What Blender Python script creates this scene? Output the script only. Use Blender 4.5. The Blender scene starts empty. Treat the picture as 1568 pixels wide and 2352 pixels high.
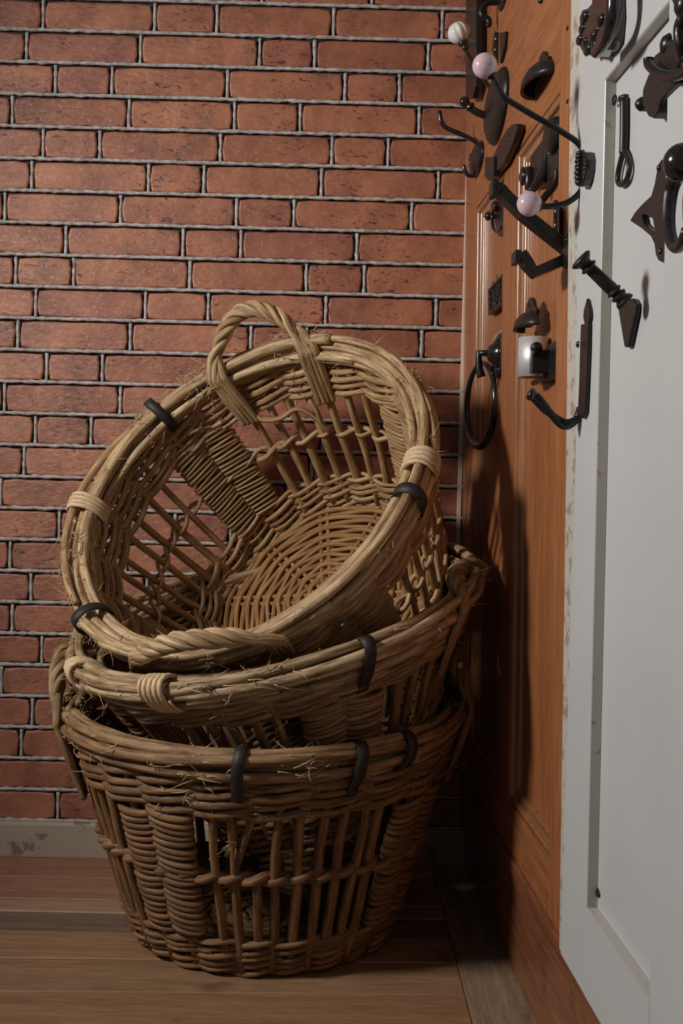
import bpy, math, random
import numpy as np
from mathutils import Vector, Matrix, noise
from mathutils.geometry import tessellate_polygon

random.seed(7)
rng = np.random.default_rng(7)
S = bpy.context.scene
COL = S.collection
PI = math.pi
A = lambda *v: np.array(v, float)

# ------------------------------------------------------------------ camera
F, CX, CY = 2650.0, 784.0, 1176.0            # focal length in pixels of the 1568 x 2352 frame
CAM = A(0, -2.73, .92)
YAW, PITCH, ROLL = .009, .0325, .0235
Fw = A(math.sin(YAW)*math.cos(PITCH), math.cos(YAW)*math.cos(PITCH), -math.sin(PITCH))
Rt = A(math.cos(YAW), -math.sin(YAW), 0)
Up = np.cross(Rt, Fw)
Rt, Up = math.cos(ROLL)*Rt+math.sin(ROLL)*Up, -math.sin(ROLL)*Rt+math.cos(ROLL)*Up
cd = bpy.data.cameras.new('camera')
cam = bpy.data.objects.new('camera', cd); COL.objects.link(cam)
cd.sensor_fit = 'HORIZONTAL'; cd.sensor_width = 36; cd.lens = 36*F/1568
cd.clip_start = .05; cd.clip_end = 50
cam.matrix_world = Matrix(((Rt[0], Up[0], -Fw[0], CAM[0]), (Rt[1], Up[1], -Fw[1], CAM[1]), (Rt[2], Up[2], -Fw[2], CAM[2]), (0, 0, 0, 1)))
S.camera = cam

# ------------------------------------------------------------------ world, lamp, exposure
w = bpy.data.worlds.new('world'); S.world = w; w.use_nodes = True
bg = w.node_tree.nodes['Background']
bg.inputs['Color'].default_value = (.95, .97, 1, 1); bg.inputs['Strength'].default_value = .08
LAMP, AIM = Vector((-1.85, -1.64, 1.86)), Vector((.26, -.76, 1.17))
ld = bpy.data.lights.new('studio_lamp', 'SPOT')
ld.energy = 208; ld.shadow_soft_size = .18; ld.spot_size = math.radians(101); ld.spot_blend = 1.0
ld.color = (1, .97, .925)
lo = bpy.data.objects.new('studio_lamp', ld); COL.objects.link(lo)
lo.location = LAMP; lo.rotation_euler = (AIM-LAMP).to_track_quat('-Z', 'Y').to_euler()
S.view_settings.view_transform = 'Standard'; S.view_settings.look = 'None'
S.view_settings.exposure = 0; S.view_settings.gamma = 1; S.view_settings.use_curve_mapping = False

# ------------------------------------------------------------------ helpers: rays, planes
def ray(x, y): return Fw+Rt*(x-CX)/F-Up*(y-CY)/F
def onplane(x, y, p0, n):
    d = ray(x, y); return CAM+d*(((p0-CAM)@n)/(d@n))
# the door side: s runs along the side wall from the corner towards the camera, off stands out into the room, leaning a little
ES = A(.04036958, -.99918482, 0); EN = A(-.99918482, -.04036958, 0); O = A(.307, 0, 0); LEAN = .015
ND = EN-LEAN*A(0, 0, 1)
def W(s, z, off=0): return O+ES*s+EN*(off+LEAN*(z-1))+A(0, 0, z)
def D(x, y, off=0): return onplane(x, y, O+EN*(off-LEAN), ND)           # point of the door plane (stood out by off) seen at a pixel
def Hs(s, x, y): return onplane(x, y, O+ES*s, ES)                       # point of the upright plane square to the doors at s
def szof(P): return float((P-O)@ES), float(P[2]), float((P-O)@EN-LEAN*(P[2]-1))

# ------------------------------------------------------------------ helpers: objects
def setp(o, label=None, cat=None, group=None, kind=None):
    if label: o['label'] = label
    if cat: o['category'] = cat
    if group: o['group'] = group
    if kind: o['kind'] = kind
    return o
def empty(name, loc=(0, 0, 0), **k):
    o = bpy.data.objects.new(name, None); COL.objects.link(o); o.location = loc; o.empty_display_size = .05
    return setp(o, **k)
def join(gs):
    V, Fc, R, n = [], [], [], 0
    for g in gs:
        V.append(np.asarray(g[0])); Fc += [tuple(i+n for i in f) for f in g[1]]
        R.append(g[2] if len(g) > 2 and g[2] is not None else np.zeros((len(g[0]), 3)))
        n += len(g[0])
    return np.concatenate(V), Fc, np.concatenate(R)
def mesh(name, g, mat, parent=None, smooth=True, bevel=0, local=False, **k):
    if isinstance(g, list): g = join(g)
    V = np.asarray(g[0], float)
    if parent is not None and not local:
        b = parent
        while b is not None:
            V = V-A(*b.location); b = b.parent
    me = bpy.data.meshes.new(name)
    me.from_pydata(V.tolist(), [], g[1])
    if len(g) > 2 and g[2] is not None:
        at = me.attributes.new('rod', 'FLOAT_VECTOR', 'POINT'); at.data.foreach_set('vector', np.asarray(g[2], np.float32).ravel())
    if smooth: me.polygons.foreach_set('use_smooth', [True]*len(me.polygons))
    me.materials.append(mat); me.update()
    o = bpy.data.objects.new(name, me); COL.objects.link(o)
    if parent is not None: o.parent = parent
    if bevel:
        m = o.modifiers.new('bevel', 'BEVEL'); m.width = bevel; m.segments = 2; m.limit_method = 'ANGLE'; m.angle_limit = math.radians(40)
    return setp(o, **k)

# ------------------------------------------------------------------ helpers: geometry, each returns (verts, faces, rod coords)
def catmull(P, n=8, closed=False):
    P = np.asarray(P, float); N = len(P); out = []
    for i in range(N if closed else N-1):
        if closed: p0, p1, p2, p3 = P[(i-1) % N], P[i], P[(i+1) % N], P[(i+2) % N]
        else: p0, p1, p2, p3 = P[max(i-1, 0)], P[i], P[i+1], P[min(i+2, N-1)]
        for t in np.arange(n)/n:
            out.append(.5*((2*p1)+(p2-p0)*t+(2*p0-5*p1+4*p2-p3)*t*t+(3*p1-p0-3*p2+p3)*t**3))
    if not closed: out.append(P[-1])
    return np.array(out)
def frames(P, closed=False):
    P = np.asarray(P, float)
    T = np.roll(P, -1, 0)-np.roll(P, 1, 0) if closed else np.gradient(P, axis=0)
    T /= np.linalg.norm(T, axis=1)[:, None]+1e-12
    a = A(0, 0, 1) if abs(T[0][2]) < .9 else A(1, 0, 0)
    u = a-T[0]*(a@T[0]); u /= np.linalg.norm(u)
    U = [u]
    for t in T[1:]:
        u = u-t*(u@t); u = u/np.linalg.norm(u); U.append(u)
    U = np.array(U)
    if closed:                                                           # spread the leftover twist
        e = U[-1]-T[0]*(U[-1]@T[0]); ang = math.atan2(np.cross(U[0], e)@T[0], U[0]@e)
        Vv = np.cross(T, U); f = -ang*np.arange(len(P))/len(P)
        U = np.cos(f)[:, None]*U+np.sin(f)[:, None]*Vv
    return T, U, np.cross(T, U)
def tube(P, r, n=7, closed=False, taper=0, sx=1, sy=1):
    P = np.asarray(P, float); m = len(P)
    T, U, V = frames(P, closed)
    r = np.full(m, r, float) if np.isscalar(r) else np.asarray(r, float)
    if taper:
        k = max(2, m//10); e = np.ones(m); e[:k] = np.linspace(taper, 1, k); e[-k:] = np.linspace(1, taper, k); r = r*e
    a = np.arange(n)*2*PI/n
    ca, sa = np.cos(a)*sx, np.sin(a)*sy
    X = P[:, None]+r[:, None, None]*(ca[None, :, None]*U[:, None]+sa[None, :, None]*V[:, None])
    L = np.concatenate([[0], np.cumsum(np.linalg.norm(np.diff(P, axis=0), axis=1))])
    o = random.random()*20
    R = np.stack([np.broadcast_to(np.cos(a)*.03, (m, n)), np.broadcast_to(np.sin(a)*.03, (m, n)), np.broadcast_to((L+o)[:, None], (m, n))], -1)
    X = X.reshape(-1, 3); R = R.reshape(-1, 3)
    f = []
    for i in range(m if closed else m-1):
        b0, b1 = i*n, ((i+1) % m)*n
        f += [(b0+j, b0+(j+1) % n, b1+(j+1) % n, b1+j) for j in range(n)]
    if not closed:
        f.append(tuple(range(n-1, -1, -1))); f.append(tuple((m-1)*n+j for j in range(n)))
    return X, f, R
def bar(P, side, w_, th, closed=False):                                   # flat bar along P, its width lying along 'side'
    P = np.asarray(P, float); m = len(P)
    T = np.roll(P, -1, 0)-np.roll(P, 1, 0) if closed else np.gradient(P, axis=0)
    T /= np.linalg.norm(T, axis=1)[:, None]
    sd = np.broadcast_to(np.asarray(side, float), P.shape); sd = sd-T*(sd*T).sum(1)[:, None]; sd = sd/np.linalg.norm(sd, axis=1)[:, None]
    nn = np.cross(T, sd)
    X = np.stack([P+sd*w_/2*a+nn*th/2*b for a, b in ((1, 1), (-1, 1), (-1, -1), (1, -1))], 1).reshape(-1, 3)
    f = []
    for i in range(m if closed else m-1):
        b0, b1 = i*4, ((i+1) % m)*4
        f += [(b0+j, b0+(j+1) % 4, b1+(j+1) % 4, b1+j) for j in range(4)]
    if not closed: f += [(3, 2, 1, 0), tuple((m-1)*4+j for j in range(4))]
    return X, f, X*1.0
def box(p0, p1):
    (a, b, c), (d, e, g) = p0, p1
    V = [(a, b, c), (d, b, c), (d, e, c), (a, e, c), (a, b, g), (d, b, g), (d, e, g), (a, e, g)]
    return np.array(V, float), [(0, 3, 2, 1), (4, 5, 6, 7), (0, 1, 5, 4), (1, 2, 6, 5), (2, 3, 7, 6), (3, 0, 4, 7)], None
def prism(front, back):                                                   # two matching outlines -> closed solid
    n = len(front); V = np.concatenate([front, back])
    f = [tuple(range(n)), tuple(range(2*n-1, n-1, -1))]+[(i, n+i, n+(i+1) % n, (i+1) % n) for i in range(n)]
    return V, f, None
def plate(outer, holes, ext):                                             # flat plate with holes, ext = vector to its back
    loops = [[Vector(p) for p in outer]]+[[Vector(p) for p in h] for h in holes]
    flat = np.array([tuple(p) for l in loops for p in l]); n = len(flat)
    V = np.concatenate([flat, flat+ext]); f = []
    for t in tessellate_polygon(loops): f += [tuple(t), tuple(n+i for i in reversed(t))]
    k = 0
    for l in loops:
        m = len(l); f += [(k+i, n+k+i, n+k+(i+1) % m, k+(i+1) % m) for i in range(m)]; k += m
    return V, f, None
def lathe(p, axis, prof, n=16, ribs=0, depth=0):                          # prof: (distance along axis, radius)
    ax = np.asarray(axis, float); ax = ax/np.linalg.norm(ax)
    a = A(0, 0, 1) if abs(ax[2]) < .9 else A(1, 0, 0)
    u = np.cross(ax, a); u /= np.linalg.norm(u); v = np.cross(ax, u)
    V = []; th = np.arange(n)*2*PI/n
    for d, r in prof:
        rr = r*(1-depth*(1-np.abs(np.cos(th*ribs/2)))**2) if ribs else np.full(n, r)
        V.append(p+ax*d+rr[:, None]*(np.cos(th)[:, None]*u+np.sin(th)[:, None]*v))
    V = np.concatenate(V); m = len(prof)
    f = [(i*n+j, i*n+(j+1) % n, (i+1)*n+(j+1) % n, (i+1)*n+j) for i in range(m-1) for j in range(n)]
    f += [tuple(range(n-1, -1, -1)), tuple((m-1)*n+j for j in range(n))]
    return V, f, None
def ballprof(r, a0=.12, n=10, sq=1): return [(-r*sq*math.cos(t), max(r*math.sin(t), 1e-4)) for t in np.linspace(a0, PI-.02, n)]
def dome(c, u, v, n_, a, b, h, N=20, M=5):                                # rounded boss: ellipse a x b in the plane u, v, rising h along n_
    V = []; t = np.arange(N)*2*PI/N
    for k in range(M+1):
        q = k/M*PI/2*.97; V.append(c+(np.cos(t)[:, None]*u*a+np.sin(t)[:, None]*v*b)*math.cos(q)+n_*h*math.sin(q))
    V = np.concatenate(V)
    f = [(i*N+j, i*N+(j+1) % N, (i+1)*N+(j+1) % N, (i+1)*N+j) for i in range(M) for j in range(N)]
    f += [tuple(range(N-1, -1, -1)), tuple(M*N+j for j in range(N))]
    return V, f, None
UZ = A(0, 0, 1)

# ------------------------------------------------------------------ materials
def mat(name):
    m = bpy.data.materials.new(name); m.use_nodes = True
    nt = m.node_tree; return m, nt, nt.nodes, nt.links, nt.nodes['Principled BSDF']
def nd(ns, t, **k):
    n = ns.new(t)
    for a, b in k.items():
        if hasattr(n, a): setattr(n, a, b)
        else: n.inputs[a.replace('_', ' ')].default_value = b
    return n
def ramp(ns, stops):
    r = ns.new('ShaderNodeValToRGB'); e = r.color_ramp.elements
    while len(e) < len(stops): e.new(.5)
    for x, (p, c) in zip(e, stops): x.position = p; x.color = (*c, 1)
    return r
def mixc(nt, fac, a, b, mode='MIX'):
    m = nt.nodes.new('ShaderNodeMix'); m.data_type = 'RGBA'; m.blend_type = mode
    for s, v in ((m.inputs[0], fac), (m.inputs[6], a), (m.inputs[7], b)):
        if hasattr(v, 'links') or hasattr(v, 'is_linked'): nt.links.new(v, s)
        elif isinstance(v, tuple): s.default_value = (*v, 1)
        else: s.default_value = v
    return m.outputs[2]
def bump(nt, height, strength, dist, p):
    b = nt.nodes.new('ShaderNodeBump'); b.inputs['Strength'].default_value = strength; b.inputs['Distance'].default_value = dist
    nt.links.new(height, b.inputs['Height']); nt.links.new(b.outputs[0], p.inputs['Normal'])
def willow(name, stops, dirt, rough=.55):
    m, nt, ns, lk, p = mat(name)
    oi = ns.new('ShaderNodeObjectInfo'); at = nd(ns, 'ShaderNodeAttribute', attribute_name='rod')
    r = ramp(ns, stops); lk.new(oi.outputs['Random'], r.inputs[0])
    mp = ns.new('ShaderNodeVectorMath'); mp.operation = 'MULTIPLY'; mp.inputs[1].default_value = (30, 30, 9); lk.new(at.outputs['Vector'], mp.inputs[0])
    n1 = nd(ns, 'ShaderNodeTexNoise', Scale=1.6, Detail=5, Roughness=.65); lk.new(mp.outputs[0], n1.inputs['Vector'])
    r1 = ramp(ns, [(.36, (0, 0, 0)), (.62, (1, 1, 1))]); lk.new(n1.outputs[0], r1.inputs[0])
    c = mixc(nt, r1.outputs[0], dirt, r.outputs[0])
    mp2 = ns.new('ShaderNodeVectorMath'); mp2.operation = 'MULTIPLY'; mp2.inputs[1].default_value = (140, 140, 12); lk.new(at.outputs['Vector'], mp2.inputs[0])
    n2 = nd(ns, 'ShaderNodeTexNoise', Scale=2.2, Detail=6, Roughness=.7); lk.new(mp2.outputs[0], n2.inputs['Vector'])
    r2 = ramp(ns, [(.3, (.34, .31, .28)), (.60, (1.15, 1.12, 1.06))]); lk.new(n2.outputs[0], r2.inputs[0])
    c = mixc(nt, .8, c, r2.outputs[0], 'MULTIPLY')
    lk.new(c, p.inputs['Base Color']); p.inputs['Roughness'].default_value = rough; p.inputs['Specular IOR Level'].default_value = .45
    bump(nt, n2.outputs[0], .5, .0018, p)
    return m
def woodgrain(name, c0, c1, scale, rough, streak=(1, 1, 1), coat=0, dark=(.03, .015, .01), rnd=.25, knots=.0):
    m, nt, ns, lk, p = mat(name)
    tc = ns.new('ShaderNodeTexCoord'); oi = ns.new('ShaderNodeObjectInfo')
    ad = ns.new('ShaderNodeVectorMath'); ad.operation = 'ADD'; lk.new(tc.outputs['Object'], ad.inputs[0])
    sc = ns.new('ShaderNodeVectorMath'); sc.operation = 'SCALE'; sc.inputs[0].default_value = (37, 53, 29); lk.new(oi.outputs['Random'], sc.inputs['Scale']); lk.new(sc.outputs[0], ad.inputs[1])
    mp = ns.new('ShaderNodeVectorMath'); mp.operation = 'MULTIPLY'; mp.inputs[1].default_value = streak; lk.new(ad.outputs[0], mp.inputs[0])
    n1 = nd(ns, 'ShaderNodeTexNoise', Scale=scale, Detail=6, Roughness=.6, Distortion=.6); lk.new(mp.outputs[0], n1.inputs['Vector'])
    r1 = ramp(ns, [(.3, c0), (.7, c1)]); lk.new(n1.outputs[0], r1.inputs[0])
    n2 = nd(ns, 'ShaderNodeTexNoise', Scale=scale*5, Detail=4, Roughness=.7); lk.new(mp.outputs[0], n2.inputs['Vector'])
    r2 = ramp(ns, [(.38, (.55, .52, .5)), (.58, (1.05, 1.03, 1))]); lk.new(n2.outputs[0], r2.inputs[0])
    c = mixc(nt, .55, r1.outputs[0], r2.outputs[0], 'MULTIPLY')
    n3 = nd(ns, 'ShaderNodeTexNoise', Scale=9, Detail=5, Roughness=.6); lk.new(ad.outputs[0], n3.inputs['Vector'])
    r3 = ramp(ns, [(.60+.0*knots, (0, 0, 0)), (.74, (1, 1, 1))]); lk.new(n3.outputs[0], r3.inputs[0])
    mm = ns.new('ShaderNodeMath'); mm.operation = 'MULTIPLY'; mm.inputs[1].default_value = knots; lk.new(r3.outputs[0], mm.inputs[0])
    c = mixc(nt, mm.outputs[0], c, dark)
    hv = ns.new('ShaderNodeHueSaturation'); lk.new(c, hv.inputs['Color'])
    mr = ns.new('ShaderNodeMapRange'); mr.inputs[3].default_value = 1-rnd; mr.inputs[4].default_value = 1+rnd; lk.new(oi.outputs['Random'], mr.inputs[0]); lk.new(mr.outputs[0], hv.inputs['Value'])
    lk.new(hv.outputs[0], p.inputs['Base Color']); p.inputs['Roughness'].default_value = rough
    if coat: p.inputs['Coat Weight'].default_value = coat; p.inputs['Coat Roughness'].default_value = .16
    bump(nt, n2.outputs[0], .25, .001, p)
    return m
def plain(name, col, rough, metal=0, coat=0, nscale=60, nst=.15, var=.25, spec=.5):
    m, nt, ns, lk, p = mat(name)
    tc = ns.new('ShaderNodeTexCoord')
    n1 = nd(ns, 'ShaderNodeTexNoise', Scale=nscale, Detail=4, Roughness=.6); lk.new(tc.outputs['Object'], n1.inputs['Vector'])
    r = ramp(ns, [(.3, tuple(x*(1-var) for x in col)), (.7, tuple(min(1, x*(1+var)) for x in col))]); lk.new(n1.outputs[0], r.inputs[0])
    lk.new(r.outputs[0], p.inputs['Base Color'])
    p.inputs['Roughness'].default_value = rough; p.inputs['Metallic'].default_value = metal; p.inputs['Specular IOR Level'].default_value = spec
    p.inputs['Coat Weight'].default_value = coat; p.inputs['Coat Roughness'].default_value = .12
    if nst: bump(nt, n1.outputs[0], nst, .001, p)
    return m
def brickmat():
    m, nt, ns, lk, p = mat('red_brick')
    tc = ns.new('ShaderNodeTexCoord'); oi = ns.new('ShaderNodeObjectInfo')
    r = ramp(ns, [(0, (.33, .118, .062)), (.5, (.43, .168, .088)), (1, (.35, .125, .075))]); lk.new(oi.outputs['Random'], r.inputs[0])
    n1 = nd(ns, 'ShaderNodeTexNoise', Scale=11, Detail=6, Roughness=.65); lk.new(tc.outputs['Object'], n1.inputs['Vector'])
    r1 = ramp(ns, [(.34, (.62, .58, .62)), (.66, (1.18, 1.15, 1.1))]); lk.new(n1.outputs[0], r1.inputs[0])
    c = mixc(nt, 1., r.outputs[0], r1.outputs[0], 'MULTIPLY')
    mp = ns.new('ShaderNodeVectorMath'); mp.operation = 'MULTIPLY'; mp.inputs[1].default_value = (28, 28, 60); lk.new(tc.outputs['Object'], mp.inputs[0])
    n2 = nd(ns, 'ShaderNodeTexNoise', Scale=1.5, Detail=5, Roughness=.7, Distortion=1.2); lk.new(mp.outputs[0], n2.inputs['Vector'])
    r2 = ramp(ns, [(.385, (1, 1, 1)), (.43, (0, 0, 0))]); lk.new(n2.outputs[0], r2.inputs[0])
    n4 = nd(ns, 'ShaderNodeTexNoise', Scale=6, Detail=2); lk.new(tc.outputs['Object'], n4.inputs['Vector'])
    r4 = ramp(ns, [(.46, (0, 0, 0)), (.56, (.9, .9, .9))]); lk.new(n4.outputs[0], r4.inputs[0])
    mu = ns.new('ShaderNodeMath'); mu.operation = 'MULTIPLY'; lk.new(r2.outputs[0], mu.inputs[0]); lk.new(r4.outputs[0], mu.inputs[1])
    c = mixc(nt, mu.outputs[0], c, (.05, .02, .017))
    n3 = nd(ns, 'ShaderNodeTexNoise', Scale=120, Detail=3); lk.new(tc.outputs['Object'], n3.inputs['Vector'])
    r3 = ramp(ns, [(.66, (0, 0, 0)), (.75, (.5, .5, .5))]); lk.new(n3.outputs[0], r3.inputs[0])
    c = mixc(nt, r3.outputs[0], c, (.5, .36, .3))
    lk.new(c, p.inputs['Base Color']); p.inputs['Roughness'].default_value = .40; p.inputs['Specular IOR Level'].default_value = .62
    bump(nt, n2.outputs[0], .5, .004, p)
    return m
def whitepaint(name, col, chip=0., rough=.33, chipcol=(.16, .09, .05), cs=26, thr=.60):
    m, nt, ns, lk, p = mat(name)
    tc = ns.new('ShaderNodeTexCoord')
    n1 = nd(ns, 'ShaderNodeTexNoise', Scale=5, Detail=3); lk.new(tc.outputs['Object'], n1.inputs['Vector'])
    r1 = ramp(ns, [(.3, tuple(x*.94 for x in col)), (.7, col)]); lk.new(n1.outputs[0], r1.inputs[0])
    c = r1.outputs[0]
    if chip:
        n2 = nd(ns, 'ShaderNodeTexNoise', Scale=cs, Detail=7, Roughness=.72); lk.new(tc.outputs['Object'], n2.inputs['Vector'])
        r2 = ramp(ns, [(thr, (0, 0, 0)), (thr+.04, (chip, chip, chip))]); lk.new(n2.outputs[0], r2.inputs[0])
        c = mixc(nt, r2.outputs[0], c, chipcol)
        bump(nt, r2.outputs[0], -.4, .001, p)
    lk.new(c, p.inputs['Base Color']); p.inputs['Roughness'].default_value = rough; p.inputs['Specular IOR Level'].default_value = .4
    return m
M = {
 'brick': brickmat(),
 'bed': plain('shadow_dark_mortar_bed', (.035, .03, .03), .9, var=.4),  # joint shadow line below the pale mortar, put into this near-black colour
 'mortar': plain('pale_mortar', (.43, .385, .37), .85, nscale=90, nst=.6, var=.45),
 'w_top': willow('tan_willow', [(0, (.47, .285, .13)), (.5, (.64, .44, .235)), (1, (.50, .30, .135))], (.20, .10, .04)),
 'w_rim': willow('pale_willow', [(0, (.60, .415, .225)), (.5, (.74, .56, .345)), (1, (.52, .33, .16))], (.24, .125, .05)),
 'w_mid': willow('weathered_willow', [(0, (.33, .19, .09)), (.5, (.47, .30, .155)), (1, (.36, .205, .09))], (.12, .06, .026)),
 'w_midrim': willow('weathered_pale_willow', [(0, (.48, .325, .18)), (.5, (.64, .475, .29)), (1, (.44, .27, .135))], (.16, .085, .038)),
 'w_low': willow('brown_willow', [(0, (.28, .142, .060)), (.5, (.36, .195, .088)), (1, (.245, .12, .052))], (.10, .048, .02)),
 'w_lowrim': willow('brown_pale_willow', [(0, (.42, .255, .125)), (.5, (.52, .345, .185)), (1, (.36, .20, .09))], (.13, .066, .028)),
 'w_base': willow('orange_willow', [(0, (.44, .225, .075)), (.5, (.50, .28, .11)), (1, (.38, .18, .06))], (.22, .10, .035)),
 'bast': plain('pale_bast', (.60, .43, .26), .6, nscale=120, var=.2),
 'strap': plain('black_strap', (.018, .014, .013), .6),
 'fibre': plain('straw_fibre', (.50, .34, .18), .7, nst=0),
 'iron': plain('black_iron', (.010, .009, .009), .36, nscale=160, nst=.2, var=.4, coat=.15, spec=.35),
 'bronze': plain('dark_bronze', (.020, .016, .0145), .38, spec=.4, metal=.1, nscale=120, nst=.25, var=.35),
 'gloss': plain('glossy_black_iron', (.016, .013, .012), .16, nscale=200, nst=.12, var=.3, coat=.5),
 'steel': plain('brushed_steel', (.70, .66, .68), .5, metal=.55, nscale=300, nst=.05, var=.1),
 'pink': plain('pink_porcelain', (.60, .42, .46), .18, nst=0, var=.06, coat=.5),
 'white_porcelain': plain('white_porcelain', (.72, .70, .66), .15, nst=0, var=.04, coat=.5),
 'd_v': woodgrain('varnished_pine_upright', (.28, .095, .034), (.37, .142, .052), 2.6, .42, (11, 11, .8), coat=.12, rnd=.06),
 'd_h': woodgrain('varnished_pine_crosswise', (.28, .095, .034), (.37, .142, .052), 2.6, .42, (2, .8, 13), coat=.12, rnd=.06),
 'd_m': woodgrain('varnished_pine_moulding', (.31, .13, .055), (.42, .19, .08), 2.6, .26, (11, 11, .8), coat=1, rnd=.04),
 'base': woodgrain('red_pine_baseboard', (.14, .045, .02), (.30, .105, .048), 4, .42, (3, .9, 12), coat=.35, rnd=.05, knots=.7),
 'white': whitepaint('white_gloss_paint', (.525, .53, .525), .55, cs=14, thr=.73),
 'white_worn': whitepaint('white_worn_paint', (.52, .49, .43), .85, cs=30, thr=.53, chipcol=(.30, .23, .16)),
 'white_step': whitepaint('white_worn_step', (.45, .41, .36), .75, cs=34, thr=.62, chipcol=(.26, .19, .12)),
 'corner': whitepaint('pale_edge_trim', (.72, .58, .49), .4, cs=50),
 'skirt': whitepaint('worn_cream_skirting', (.42, .34, .27), .8, rough=.7, cs=13, thr=.58, chipcol=(.17, .10, .07)),
 'wall': plain('plain_plaster', (.25, .22, .2), .9),
 'sub': plain('dark_subfloor', (.015, .012, .01), .95),
}
FLOORS = [woodgrain('floor_board_%s' % n, a, b, 3, .5, (.9, 12, 12), rnd=.05, knots=.55, coat=.12) for n, a, b in (
    ('red', (.30, .135, .075), (.42, .20, .115)), ('rose', (.31, .15, .09), (.42, .215, .13)), ('pale', (.33, .20, .12), (.44, .28, .18)), ('grey', (.15, .10, .075), (.24, .16, .115)),
    ('tan', (.29, .16, .085), (.40, .225, .115)), ('brown', (.26, .155, .085), (.38, .215, .11)), ('umber', (.24, .13, .07), (.35, .19, .095)), ('dull', (.22, .15, .095), (.33, .23, .15)))]

# ------------------------------------------------------------------ setting: brick wall
XL, XR = -1.12, .34
wall = empty('wall_back', (0, 0, 0), label='red brick wall with pale pointing behind the baskets', kind='structure')
mesh('mortar_bed', box((XL, .008, -.03), (XR+.3, .06, 2.25)), M['bed'], wall, smooth=False)
known = {-3: [190, 455, 583, 849], -2: [40, 305, 570, 698, 964], -1: [-60, 206, 472, 600, 853], 0: [98, 354, 497, 765, 1014], 1: [60, 321, 595, 721, 982], 2: [126, 256, 521, 791, 916], 3: [27, 295, 537, 688, 961], 4: [98, 228, 505, 761, 890],
 5: [72, 340, 467, 737, 1005], 6: [10, 276, 542, 674, 944], 7: [150, 419, 552, 818], 8: [35, 168, 435, 702, 835], 9: [81, 333, 477, 747, 1000], 10: [40, 298, 575, 703, 967],
 11: [106, 234, 500, 766, 894], 12: [9, 275, 541, 669, 935], 13: [80, 208, 474, 740, 868], 14: [54, 320, 448, 714, 984], 15: [0, 266, 532, 660, 926], 16: [135, 401, 529, 795, 1061],
 17: [22, 288, 554, 682, 948], 18: [70, 336, 602, 730, 996], 19: [27, 293, 421, 687, 953], 20: [95, 361, 627, 755, 1021], 21: [2, 268, 396, 662, 928], 22: [73, 339, 605, 733, 999], 23: [48, 314, 442, 708, 974], 24: [-30, 236, 502, 630, 896], 25: [132, 398, 664, 792, 1058]}
PZ = .07436
def nz(*v): return noise.noise(Vector(v))
def brick(x0, x1, z0, z1, sd):
    nx = max(3, int((x1-x0)/.03)); out = []
    xs = np.linspace(x0, x1, nx+1)
    per = [(x, z0, 'b') for x in xs[:-1]]+[(x1, z, 'r') for z in np.linspace(z0, z1, 4)[:-1]]+[(x, z1, 't') for x in xs[::-1][:-1]]+[(x0, z, 'l') for z in np.linspace(z1, z0, 4)[:-1]]
    c = A((x0+x1)/2, 0, (z0+z1)/2); n = len(per); y0 = random.uniform(-.0018, .0012)
    ring = []
    for i, (x, z, e) in enumerate(per):
        j = .0022*nz(x*60, z*60, sd)+.0012*nz(x*170, z*170, sd)
        if e in 'bt': z += j
        else: x += j*1.2
        corner = min(abs(x-x0), abs(x-x1)) < .002 and min(abs(z-z0), abs(z-z1)) < .004
        if corner: x += (c[0]-x)/abs(c[0]-x)*.0035; z += (c[2]-z)/abs(c[2]-z)*.0028
        ring.append((x, z))
    V = []
    for y, ins in ((.012, 0), (y0+.0032, 0), (y0+.0008, .0016), (y0, .0045)):
        for x, z in ring:
            V.append((x-np.clip((x-c[0])*1e3, -1, 1)*ins, y, z-np.clip((z-c[2])*1e3, -1, 1)*ins))
    f = [(k*n+i, k*n+(i+1) % n, (k+1)*n+(i+1) % n, (k+1)*n+i) for k in range(3) for i in range(n)]+[tuple(3*n+i for i in range(n))]
    return np.array(V), f, None
for r in range(-3, 26):
    z1 = 1.937-PZ*(r-1); z0 = z1-PZ; ym = 68+72.64*(r-.5)
    js = [onplane(x, ym+.024*x, A(0, 0, 0), A(0, 1, 0))[0] for x in known[r]]
    while js[0] > XL: js.insert(0, js[0]-(.274 if len(js) % 3 else .137))
    js = [max(j, XL) for j in js if j < XR-.02]+[XR]
    for i, (a, b) in enumerate(zip(js[:-1], js[1:])):
        if b-a < .02: continue
        mesh('brick', brick(a+.0055, b-(.0055 if b < XR else 0), z0+.0054, z1-.0050, r*7.3+i*1.7), M['brick'], wall, smooth=False)
    g = []
    for yy, zz in ((-.0005, z0+.0022),):
        xs = np.arange(XL, XR, .012)
        P = np.stack([xs, -.0004+.001*np.array([nz(x*40, r, 3) for x in xs]), zz+.0020*np.array([nz(x*45, r, 1) for x in xs])], 1)
        rr = np.array([.0045*(1+.5*nz(x*85, r, 9)) for x in xs])
        g.append(tube(P, rr, 6))
    for j in js[1:-1]:
        zs = np.linspace(z0+.002, z1-.004, 8)
        P = np.stack([j+.0016+.0012*np.array([nz(z*60, j*9, 2) for z in zs]), np.full(8, .001), zs], 1)
        g.append(tube(P, np.array([  .0042*(1+.5*nz(z*90, j*7, 5)) for z in zs]), 6))
    mesh('mortar_joint', g, M['mortar'], wall)
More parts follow.
